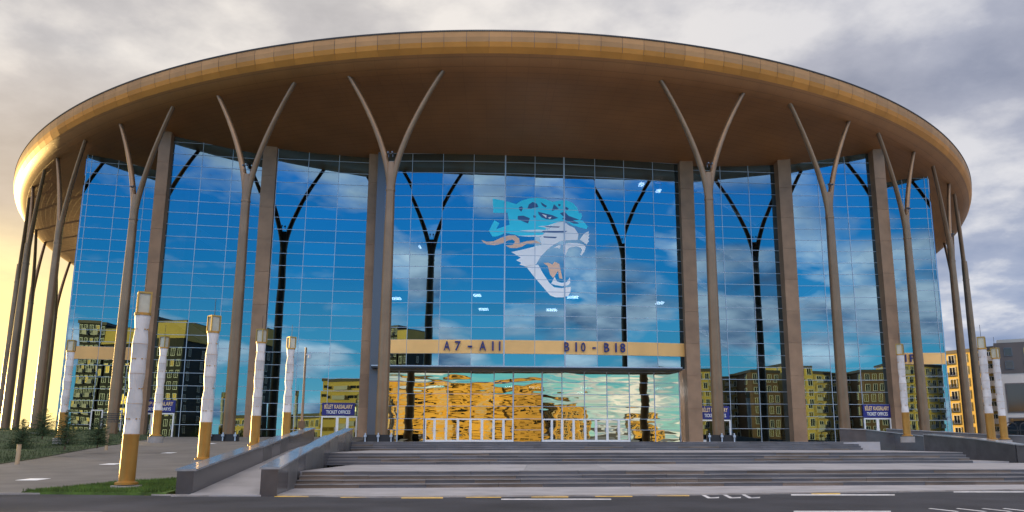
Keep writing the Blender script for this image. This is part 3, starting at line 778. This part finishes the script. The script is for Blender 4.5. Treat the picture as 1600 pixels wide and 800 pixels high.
# granite walls of the left ramp, slab by slab
def stone_wall(label, pts, width, zb, side=1, block=None, panel=2.6, grp=None, name='ramp_wall'):
    """pts: list of (x, y, ztop) along the wall; width to the given side"""
    w = thing(name, label, 'wall', (pts[0][0], pts[0][1], zb(pts[0]) if callable(zb) else zb), 0., grp); O = w.location.copy()
    def q(p, d, off): n = Vector((-d.y, d.x))*side; return (p[0]+n.x*off-O.x, p[1]+n.y*off-O.y)
    for a, b in zip(pts, pts[1:]):
        d = Vector((b[0]-a[0], b[1]-a[1])); L = d.length; d.normalize(); n = max(1, round(L/panel))
        for k in range(n):
            f0, f1 = k/n, (k+1)/n; A = [a[i]*(1-f0)+b[i]*f0 for i in range(3)]; B = [a[i]*(1-f1)+b[i]*f1 for i in range(3)]
            A[0] += d.x*.004; A[1] += d.y*.004; B[0] -= d.x*.004; B[1] -= d.y*.004
            za = (zb(A) if callable(zb) else zb)-O.z; zc = (zb(B) if callable(zb) else zb)-O.z; ta, tb = A[2]-.07-O.z, B[2]-.07-O.z
            mb = MB(); poly = [q(A, d, .03), q(B, d, .03), q(B, d, width-.03), q(A, d, width-.03)]; zz0 = [za, zc, zc, za]; zz1 = [ta, tb, tb, ta]
            if side < 0: poly, zz0, zz1 = poly[::-1], zz0[::-1], zz1[::-1]
            mb.prism(poly, zz0, zz1); mb.build('stone_panel', M[random.choice(['wall_stone', 'wall_stone', 'wall_stone2'])], w)
            mb = MB(); poly = [q(A, d, -.04), q(B, d, -.04), q(B, d, width+.04), q(A, d, width+.04)]; zz0 = [ta+.001, tb+.001, tb+.001, ta+.001]; zz1 = [ta+.07, tb+.07, tb+.07, ta+.07]
            if side < 0: poly, zz0, zz1 = poly[::-1], zz0[::-1], zz1[::-1]
            mb.prism(poly, zz0, zz1); mb.build('coping_stone', M['cap'], w)
    return w
E_ = EYE
def lx(D, x0): return x0-.14*(D-29.3)
zprof = [(29.3, -.9), (40, -.2), (41.6, -.17), (49, .4), (50.6, .42), (60.6, 1.05)]
stone_wall('dark granite wall on the outer side of the left ramp, beside the grass verge', [(lx(D, -12.0), D, z+E_) for D, z in zprof], .62, -.1, 1, grp='granite ramp walls')
zprof2 = [(29.0, -.83), (38.3, -.2), (40, -.17), (48, .4), (49.6, .42), (60.3, 1.0)]
stone_wall('dark granite wall between the left ramp and the stairs', [(-9.0-.145*(D-29.0), D, z+E_) for D, z in zprof2], .62, -.1, 1, grp='granite ramp walls')
mb = MB(); L_ = []
for (D, z), in [((d, z),) for d, z in [(28.9, -1.745), (40.5, -1.02), (49.5, -.45), (61.0, .055)]]:
    L_.append((D, z+E_))
for (d0, z0), (d1, z1) in zip(L_, L_[1:]):
    mb.prism([(lx(d0, -12.05), d0), (-9.55-.145*(d0-29), d0), (-9.55-.145*(d1-29), d1), (lx(d1, -12.05), d1)], [-.2]*4, [z0+.002, z0+.002, z1+.002, z1+.002])
mb.build('ramp', M['pave'], None, kind='structure')
# right-hand walls
stone_wall('short dark granite wall ending in a pale block beside the top flight', [(23.6, 66.3, 1.12+E_), (25.4, 65.6, 1.03+E_), (29.6, 65.0, .53+E_)], .75, 1.1, 1, grp='granite ramp walls')
stone_wall('long dark granite wall sloping down along the right side of the stairs', [(28.0, 61.5, .62+E_), (28.9, 56, .28+E_), (29.4, 52.3, -.08+E_)], .7, .5, 1, grp='granite ramp walls')
stone_wall('dark granite wall continuing toward the road at the right edge', [(29.5, 52.2, -.10+E_), (38, 51.6, -.32+E_), (60, 50.5, -.9+E_)], .7, .3, 1, panel=3.4, grp='granite ramp walls')
stone_wall('rear granite wall of the right ramp in front of the lamps', [(28.6, 69.5, 1.15+E_), (36, 66, .62+E_), (52, 62, .0+E_), (70, 60, -.5+E_)], .6, .5, 1, panel=3.4, grp='granite ramp walls')
mb = MB(); mb.prism([P(24.6, 50.0), P(140, 50.0), P(140, 66), P(24.6, 66)], .0, .598); mb.build('pavement', M['pave'], None, kind='structure')
mb = MB(); mb.prism([P(60.01, 31.72), P(300, 31.76), P(300, 50), P(60.01, 50)], -.25, -.004); mb.build('pavement', M['pave'], None, kind='structure')

# road markings
def mark(x0, x1, y, m, th=1.6, h=RZ+.004):
    a = at_height(x0, y-th/2, h); b = at_height(x1, y-th/2, h); c = at_height(x1, y+th/2, h); d = at_height(x0, y+th/2, h)
    mb = MB(); z = h; mb.face([(v.x, v.y, z) for v in (a, b, c, d)]); return mb
for x0, x1, y in ((322, 391, 774.3), (429, 482, 775.3), (532, 586, 776.6), (627, 692, 777.5), (728, 783, 776.5), (830, 888, 776), (930, 988, 775.2), (1027, 1077, 774), (1268, 1313, 771.3), (1447, 1496, 766.8), (1538, 1578, 765), (225, 275, 773), (30, 45, 768)):
    mark(x0, x1, y, M['yellow'], 2.2).build('yellow_dash', M['yellow'], None, kind='structure')
for x0, x1, y in ((783, 955, 780), (1236, 1398, 773.2), (1490, 1600, 768.5), (1240, 1392, 799), (60, 160, 801)):
    mark(x0, x1, y, M['white'], 1.7).build('white_line', M['white'], None, kind='structure')
for x0 in (1093, 1127, 1157):
    mb = MB(); h = RZ+.004
    for q in ([(x0, 772), (x0+6, 772), (x0+18, 777.5), (x0+13, 778.6)], [(x0+13, 778.6), (x0+18, 777.3), (x0+31, 776.4), (x0+30, 778.2)]):
        mb.face([tuple(at_height(a, b, h))[:2]+(h,) for a, b in q])
    mb.build('white_arrow', M['white'], None, kind='structure')
for x0 in (1450, 1493, 1533, 1566):
    mb = MB(); mb.face([tuple(at_height(a, b, RZ+.004))[:2]+(RZ+.004,) for a, b in [(x0, 794.5), (x0+4, 794), (x0+50, 799), (x0+44, 799.5)]]); mb.build('white_line', M['white'], None, kind='structure')
# pale inset lights in the path
for x, y, w in ((52, 749, 17), (174, 725, 12), (264, 707.5, 8), (331, 693, 4)):
    r = ray(x, y); k = 1.0
    D = (E_+.0417*31)/(.0417-r.z/r.y); c = at_depth(x, y, D); s = w*D/CF
    mb = MB(); mb.prism([(c.x-s, c.y-.45), (c.x+s*.9, c.y-.45), (c.x+s, c.y+.45), (c.x-s*.8, c.y+.45)], slope_z(c.y)-.04, [slope_z(c.y-.45)+.006]*2+[slope_z(c.y+.45)+.006]*2)
    mb.build('path_slab', M['film'], None, kind='structure')

# ------------------------------------------------------------ decorative lamps
def make_lamp(H=6.1):
    root = thing('decorative_lamp', '', 'street lamp', group='white and gold decorative lamps')
    r = .235; zb = 1.62
    m = MB(); m.tube([(0,0,-.3), (0,0,.07)], .44, 24); m.build('plinth', M['kerb'], root, True)
    m = MB(); m.tube([(0,0,.1), (0,0,.16), (0,0,.2), (0,0,zb-.08), (0,0,zb-.02), (0,0,zb)], [.34, .34, r, r*1.0, r*1.06, r*1.06], 28); m.build('base', M['gold'], root, True)
    z1 = H-.72; n = 4; h = (z1-zb)/n
    core = MB(); core.tube([(0,0,zb), (0,0,z1)], .13, 12); core.build('core', M['lampin'], root, True)
    for k in range(n):
        z0 = zb+k*h; m = MB(); pts = []; rad = []
        for i in range(17):
            f = i/16; w = max(0, 1-abs(2*f-1)*1.15)
            a, b = (r*.98, r*.98*(1-.26*w)) if k % 2 == 0 else (r*.98*(1-.21*w), r*.98)
            pts.append((0, 0, z0+.012+f*(h-.024))); rad.append((a, b))
        m.tube(pts, rad, 28, spin=0); o = m.build('body_panel', M['lampbody'], root, True)
        j = MB(); j.tube([(0,0,z0-.012), (0,0,z0+.012)], r*1.02, 28); j.build('joint_ring', M['lampin'], root, True)
        bl = MB()
        for i in range(4):
            a = math.pi/4+i*math.pi/2
            for dx in (-.05, .05): bl.box(dx-.016, -.225, z0+h/2-.016, dx+.016, -.1, z0+h/2+.016, Matrix.Rotation(a+.4, 4, 'Z'))
        bl.build('bolt', M['gold'], root)
    q = r*.80; m = MB(); m.tube([(0,0,z1-.02), (0,0,z1+.06)], r*1.08, 28); m.build('collar', M['gold'], root, True)
    m = MB(); m.box(-q+.02, -q+.02, z1+.06, q-.02, q-.02, H-.03, Matrix.Rotation(.5, 4, 'Z')); m.build('lantern_glass', M['lampglass'], root)
    m = MB(); Rm = Matrix.Rotation(.5, 4, 'Z')
    for sx in (-1, 1):
        for sy in (-1, 1): m.box(sx*q-.025, sy*q-.025, z1+.06, sx*q+.025, sy*q+.025, H, Rm)
    m.box(-q-.02, -q-.02, H-.04, q+.02, q+.02, H+.02, Rm); m.build('lantern_frame', M['gold_frame'], root)
    m = MB(); m.tube([(0,0,H), (0,0,H+.75)], .012, 6); m.build('spike', M['dark'], root)
    return root
def lamp_place(xb, yb, ytop, D, lab, first=None):
    b = at_depth(xb, yb, D); top = at_depth(xb, ytop, D)
    if first: o = first; o.location = (b.x, b.y, b.z); o['label'] = lab
    else: o = dup(lampproto, (b.x, b.y, b.z), random.uniform(0, 1.5), lab)
    s = (top.z-b.z)/6.1; o.scale = (s, s, s); return o
lampproto = make_lamp()
# (foot x, foot y, lantern top y, depth)
lamp_place(197, 762, 458, 31.85, 'nearest and largest lamp, white waisted shaft on a gold base at the road', lampproto)
lamp_place(317, 722, 494, 39.2, 'second largest lamp, gold base standing behind the left ramp wall')
lamp_place(243, 684, 526, 56, 'small lamp in front of the navy VIP sign')
lamp_place(397, 700, 515, 48, 'third lamp from the left ramp, in front of the second brown pilaster')
lamp_place(446, 688, 527, 55, 'lamp beside the tall camera pole, behind the ramp wall')
lamp_place(95, 686, 532, 57, 'leftmost lamp, standing among the small spruces by the bright sky')
lamp_place(1418, 684, 538, 63, 'lamp in front of the rightmost end of the glass, near the VIP letters')
lamp_place(1550, 690, 527, 58, 'taller of the two lamps in front of the right apartment blocks')
lamp_place(1570, 689, 544, 65, 'shorter lamp at the right edge, in front of the white apartment block')

# camera pole
p = at_depth(470, 690, 58)
t = thing('camera_pole', 'thin bronze pole with a small security camera in front of the left glass', 'pole', p)
m = MB(); top = at_depth(480, 543, 58).z-p.z; m.tube([(0,0,-.5), (0,0,1.5), (0,0,1.55), (0,0,top)], [.14, .13, .09, .07], 12); m.build('mast', M['column'], t, True)
m = MB(); m.box(.05, -.1, top-.55, .3, .1, top-.45); m.tube([(.28,0,top-.75), (.28,0,top-.45)], .11, 12); m.build('security_camera', M['mull'], t)
m = MB(); m.box(-.2, -.15, .9, .2, .15, 1.4); m.build('junction_box', M['column'], t)

# up-lights round the column feet
k = 0
names = {-10.15: 'left of the entrance', 10.15: 'right of the entrance', -20.0: 'beside the second brown pilaster'}
for tt in (-10.15, 10.15, -20.0):
    p = CPOS[tt]; t = thing('floodlight_ring', f'white floodlights at the foot of the bronze column {names[tt]}', 'floodlights', (p.x, p.y-1.3, PLAZA if tt > -15 else slope_z(p.y)), 0, 'floodlights at the column feet')
    for i in (-1, 0, 1):
        m = MB(); m.box(i*1.1-.11, -.1, .4, i*1.1+.11, .1, .58); m.box(i*1.1-.05, -.03, 0, i*1.1+.05, .03, .75); m.build('floodlight', M['mull'], t)
    m = MB(); m.box(-1.3, .2, 0, 1.3, .5, .6); m.build('screen', M['dark'], t)

# ------------------------------------------------------------ spruces, posts, bench
def spruce(loc, h, r, label):
    t = thing('spruce', label, 'tree', loc, random.uniform(0, 6), 'young spruces on the grass bank')
    m = MB(); m.tube([(0,0,-.1), (0,0,h*.95)], [h*.025, .01], 8); m.build('trunk', M['bark'], t)
    m = MB()
    for k in range(int(20+h*6)):
        f = (k+.5)/(20+h*6); z = h*(.08+.9*f); n = max(3, int(9*(1-f)+2))
        for i in range(n):
            a = random.uniform(0, 6.28); L = r*(1-f)**.8*random.uniform(.65, 1.15)+.06; dr = -.15+.5*f
            d = Vector((math.cos(a), math.sin(a), dr)).normalized(); o = Vector((0, 0, z))
            steps = max(3, int(L/.07))
            for s in range(steps):
                q = o+d*(L*(s+.5)/steps)+Vector((0, 0, .12*L*(s/steps)**2)); wl = .13*(1-.5*s/steps)
                for _ in range(3):
                    e = Vector((random.gauss(0, 1), random.gauss(0, 1), random.gauss(0, .7))).normalized()*wl; c = e.cross(d).normalized()*.014
                    m.face([q-c, q+c, q+e+d*.06])
    m.build('crown', M['needle'], t)
def gz(x, y, D): p = at_depth(x, y, D); return p
spruce(gz(66, 684, 60), 2.1, 1.25, 'bushy young spruce between the two leftmost bronze columns')
spruce(gz(31, 704, 50), 1.85, .9, 'small spruce behind the tan post near the left edge')
spruce(gz(101, 700, 52), 2.35, 1.0, 'tall narrow spruce in front of the leftmost lamp')
spruce(gz(152, 698, 55), 1.9, 1.1, 'spruce left of the bench near the glass corner')
for x, y0, y1, D, lab in ((27, 722, 695, 45.5, 'short tan post at the path edge, nearer the left frame edge'), (166, 700, 678, 60, 'short tan post at the path edge, in front of the spruce by the bench')):
    p = at_depth(x, y0, D); h = at_depth(x, y1, D).z-p.z
    t = thing('bollard', lab, 'bollard', p, 0, 'tan posts along the path'); m = MB(); m.tube([(0,0,-.2), (0,0,h-.05), (0,0,h)], [.11, .11, .08], 14); m.build('post', M['post'], t, True)
    m = MB(); m.tube([(0,0,h), (0,0,h+.03)], .12, 14); m.build('cap', M['post'], t, True)
p = at_depth(178, 668, 72); t = thing('bench', 'black metal bench with curved armrests by the glass at left', 'bench', p)
m = MB(); m.box(-1.2, -.3, .45, 1.2, .3, .5); m.build('seat', M['dark'], t)
m = MB()
for i in range(4): m.box(-1.2, .28, .62+i*.17, 1.2, .33, .70+i*.17)
m.build('backrest', M['dark'], t)
for s in (-1.15, 1.15):
    m = MB(); m.tube([(s, -.3, 0), (s, -.3, .6), (s, -.2, .75), (s, .1, .78), (s, .3, .7), (s, .32, 0)], .04, 8); m.build('leg', M['dark'], t)
# platform ledge at the left edge
p = at_depth(8, 686, 75); t = thing('plinth', 'low grey stone plinth under the bronze column at the left edge', 'plinth', (p.x-3, p.y, p.z-.6))
m = MB(); m.box(-6, 0, 0, 5, 4, 1.1); m.build('block', M['path'], t); m = MB(); m.box(-6.05, -.05, 1.1, 5.05, 4.05, 1.2); m.build('coping', M['cap'], t)

# ------------------------------------------------------------ parked car at the right edge
def car(loc, rz, label):
    t = thing('parked_car', label, 'car', loc, rz)
    m = MB(); sec = [(-2.2, .35, .72), (-2.1, .3, .95), (-1.5, .25, 1.02), (-.9, .22, 1.05), (.7, .22, 1.0), (1.7, .25, .92), (2.15, .3, .75), (2.25, .38, .6)]
    rings = []
    for x, zl, zh in sec:
        w = .88 if abs(x) < 2 else .74
        rings.append([(x, -w, zl), (x, -w-.02, (zl+zh)/2), (x, -w+.07, zh), (x, w-.07, zh), (x, w+.02, (zl+zh)/2), (x, w, zl)])
    for r_ in rings: m.v += r_
    for i in range(len(rings)-1):
        for j in range(6): a = i*6+j; b = i*6+(j+1) % 6; m.f.append((a, b, b+6, a+6)); m.mi.append(0)
    m.f.append(tuple(range(6))); m.mi.append(0); k = (len(rings)-1)*6; m.f.append(tuple(range(k+5, k-1, -1))); m.mi.append(0)
    m.build('body', M['carblack'], t, True)
    m = MB(); m.prism([(-1.85, -.8), (1.15, -.8), (1.15, .8), (-1.85, .8)], 1.0, 1.02)
    k = len(m.v); m.v += [(-1.8,-.78,1.02),(1.1,-.78,1.02),(1.1,.78,1.02),(-1.8,.78,1.02),(-1.2,-.62,1.44),(.35,-.62,1.44),(.35,.62,1.44),(-1.2,.62,1.44)]
    for q in ((0,1,5,4),(1,2,6,5),(2,3,7,6),(3,0,4,7)): m.f.append(tuple(k+i for i in q)); m.mi.append(0)
    m.build('window', M['carglass'], t)
    m = MB(); m.box(-1.22, -.63, 1.44, .37, .63, 1.48); 
    for y in (-.72, .72):
        for xx, xb in ((.36, 1.1), (-1.2, -1.8), (-.4, -.4)): m.bar((xx, y*.88, 1.45), (xb, y*1.1, 1.0), .06, .05)
    m.build('roof', M['carblack'], t)
    for x in (-1.35, 1.4):
        for y in (-.82, .82):
            m = MB(); m.tube([(x, y-.1, .33), (x, y+.1, .33)], .33, 20); w = m.build('wheel', M['rubber'], t, True)
            m = MB(); m.tube([(x, y-.11, .33), (x, y+.11, .33)], .2, 12); m.build('rim', M['rim'], w)
    for y in (-.6, .6):
        m = MB(); m.box(2.1, y-.18, .66, 2.22, y+.18, .8); m.build('headlight', M['film'], t)
p = at_depth(1603, 684, 74); car((p.x, p.y, p.z), R(100), 'black parked car at the right edge below the white apartment block')
p = at_depth(1581, 684, 70); t = thing('railing', 'black arched metal railing beside the parked car at the right edge', 'railing', (p.x, p.y, p.z))
for i in range(3):
    m = MB(); m.tube([(i*1.3-.55, 0, -.3), (i*1.3-.55, 0, .85), (i*1.3-.4, 0, 1.15), (i*1.3, 0, 1.28), (i*1.3+.4, 0, 1.15), (i*1.3+.55, 0, .85), (i*1.3+.55, 0, -.3)], .05, 8); m.build('hoop', M['dark'], t)
m = MB(); m.bar((-1.2, 0, .62), (3.6, 0, .62), .06, .06); m.bar((-1.2, 0, .2), (3.6, 0, .2), .06, .06); m.build('rail', M['dark'], t)

# ------------------------------------------------------------ apartment blocks
def block(label, c, rz, w, d, h, wallm, floors, bays, winm='window', ww=.5, wh=.6, extras=None, z0=0., balcony=None, roofm='apt_dark', grp=None, crown=False, framem='white_frame'):
    t = thing('apartment_building', label, 'building', (c[0], c[1], z0), rz, grp)
    m = MB(); m.box(-w/2, -d/2, -3, w/2, d/2, h); m.build('wall', M[wallm], t)
    m = MB(); m.box(-w/2-.3, -d/2-.3, h, w/2+.3, d/2+.3, h+.8); m.build('roof', M[roofm], t)
    bw = w/bays; fh = h/floors
    if crown:
        m = MB(); m.box(-w/2-.4, -d/2-.4, h*.88, w/2+.4, d/2+.4, h+.5); m.build('crown_wall', M['apt_yellow'], t); floors = int(floors*.86)  # low sun on the roof parts, put into the crown's colour
    wm = MB(); wm.box(0, -.05, 0, 1, .15, 1); meshes = {k: None for k in ()}
    fr = MB(); W_, H_ = bw*ww, fh*wh
    fr.box(-W_/2-.12, -.16, -.12, W_/2+.12, .1, 0); fr.box(-W_/2-.12, -.16, H_, W_/2+.12, .1, H_+.12); fr.box(-W_/2-.12, -.158, 0, -W_/2, .1, H_); fr.box(W_/2, -.158, 0, W_/2+.12, .1, H_); fr.box(-.05, -.12, 0, .05, .1, H_)
    frm = fr.mesh('window', M[framem]); pn = MB(); pn.box(-W_/2, -.04, 0, W_/2, .05, H_)
    pm = pn.mesh('pane', M[winm]); pw = pn.mesh('pane', M['window_warm'])
    for i in range(bays):
        for j in range(floors):
            x = -w/2+bw*(i+.5); z = fh*(j+.22)
            o = place('window', frm, t, loc=(x, -d/2, z)); place('pane', pw if random.random() < .25 else pm, o)
            if balcony and i in balcony:
                b = MB(); b.box(x-bw*.42, -d/2-1.2, z-.35, x+bw*.42, -d/2-.02, z-.2); b.box(x-bw*.42, -d/2-1.2, z-.2, x+bw*.42, -d/2-1.1, z+.75); b.build('balcony', M[extras or 'apt_white'], t)
    for sx in (-1, 1):                                   # windows of the end walls
        for j in range(floors):
            for k in range(2):
                o = place('window', frm, t, loc=(sx*w/2, -d/2+d*(k*.5+.25), fh*(j+.22)), rot=(0, 0, sx*R(90)), scale=(min(1, d*.3/W_), 1, 1)); place('pane', pm, o)
    return t
# right-hand background, each block turned so its sunlit face looks left
def bgpos(x, D): p = at_depth(x, 691, D); return (p.x, p.y)
bA = bgpos(1492, 190); random.seed(5)
block('sunlit ochre apartment block right of the arena with small windows and balconies', (bA[0]+8.5, bA[1]+2), R(-62), 15.5, 11, 22.0, 'apt_yellow', 8, 5, 'window', .45, .62, 'apt_white', balcony=(0, 4))
bB = bgpos(1572, 165)
def white_block():
    t = thing('apartment_building', 'white and dark grey panel block with a gridded facade at the right edge', 'building', (105.4, 166.4, 0), R(-28))
    w, d, h = 24, 16, 21.3
    m = MB(); m.box(-w/2, -d/2, -3, w/2, d/2, 15.2); m.build('wall', M['apt_white'], t)
    m = MB(); m.box(-w/2-.15, -d/2-.15, 15.2, w/2+.15, d/2, h); m.build('upper_wall', M['apt_dark'], t)
    m = MB(); m.box(-w/2+.5, -d/2+.5, h, w/2, d/2, h+.7); m.build('roof', M['roof'], t)
    for j, (z0, z1) in enumerate(((1., 3.4), (4.6, 6.4), (7.6, 13.1), )):
        for i in range(3):
            x0 = -w/2+1.2+i*7.6
            f = MB(); f.box(x0-.15, -d/2-.12, z0-.15, x0+5.1, -d/2+.1, z1+.15); f.box(x0+5.5, -d/2-.12, z0-.15, x0+7.2, -d/2+.1, z1+.15); o = f.build('window', M['apt_dark'], t)
            g_ = MB(); g_.box(x0+.1, -d/2-.16, z0+.1, x0+4.85, -d/2-.06, z1-.1); g_.build('pane', M['window'], o)
            g_ = MB(); g_.box(x0+5.6, -d/2-.16, z0, x0+7.1, -d/2-.06, z1); g_.build('pane', M['window_warm'], o)
    for i in range(7):
        for z in (16, 18.6):
            x0 = -w/2+1.5+i*3.3; f = MB(); f.box(x0, -d/2-.28, z, x0+1.5, -d/2-.1, z+1.7); o = f.build('window', M['mull_dark'], t); g_ = MB(); g_.box(x0+.15, -d/2-.33, z+.15, x0+1.35, -d/2-.25, z+1.55); g_.build('pane', M['window_warm' if (i+int(z)) % 2 else 'window'], o)
white_block()
# the street behind the camera, which the mirror glass shows
def mirrored(W, x0, x1, ytop, Dv, dep, label, wallm, floors, bays, ang=0., **k):
    """place a block so that its image in wall W spans x0..x1 and reaches up to ytop"""
    v0 = at_depth(x0, 640, Dv); v1 = at_depth(x1, 640, Dv); n = W.n
    def rf(v): q = Vector((v.x, v.y)); return q-n*(2*(q-W.mid).dot(n))
    a, b = rf(v0), rf(v1); c = (a+b)/2; w = (b-a).length; dd = (a-b).normalized()   # facade faces the arena
    rz = math.atan2(dd.y, dd.x)+ang; h = at_depth(846, ytop, Dv).z
    nn = Vector((math.sin(rz), -math.cos(rz))); c = c-nn*dep/2
    return block(label, c, rz, w, dep, h, wallm, floors, bays, grp='blocks across the road behind the viewer', **k)
mirrored(EW, 596, 792, 597, 215, 16, 'long ochre block across the road, mirrored left of centre in the entrance glass', 'apt_yellow', 7, 9, ww=.82, wh=.30, framem='apt_tan', balcony=(1, 4, 7))
mirrored(EW, 792, 850, 606, 216, 16, 'second ochre block across the road, mirrored in the middle of the entrance glass', 'apt_tan', 6, 3, ww=.8, wh=.3, framem='apt_tan')
mirrored(EW, 850, 915, 632, 220, 14, 'lower tan block across the road, mirrored right of centre in the entrance glass', 'apt_tan', 4, 6)
mirrored(EW, 985, 1028, 655, 230, 12, 'low ochre pavilion across the road, mirrored at the right end of the entrance', 'apt_yellow', 2, 5)
mirrored(L1, 448, 500, 655, 240, 12, 'low ochre house across the road, mirrored in the glass behind the camera pole', 'apt_yellow', 3, 6)
mirrored(L3, 112, 150, 508, 235, 16, 'dark tower mirrored in the leftmost glass', 'apt_shade', 12, 5, balcony=(1, 3))
mirrored(L3, 153, 207, 517, 235, 14, 'dark block with sunlit gold painted on its crown, mirrored in the leftmost glass', 'apt_shade', 11, 5, crown=True)
mirrored(R1, 1090, 1112, 578, 225, 10, 'slim ochre tower mirrored right of the entrance pilaster', 'apt_yellow', 8, 2)
mirrored(R1, 1146, 1212, 616, 250, 14, 'ochre block mirrored above the right stairs', 'apt_yellow', 5, 6, balcony=(0, 2, 4))
mirrored(R2, 1252, 1345, 586, 240, 16, 'tan block mirrored behind the fourth right column', 'apt_tan', 8, 8, balcony=(2, 5))
mirrored(R2, 1350, 1400, 580, 230, 14, 'ochre topped block mirrored above the right ticket office sign', 'apt_brown', 7, 4)
mirrored(R3, 1405, 1476, 574, 250, 16, 'bright ochre block mirrored at the rightmost glass', 'apt_yellow', 9, 8, balcony=(0, 2, 4, 6))
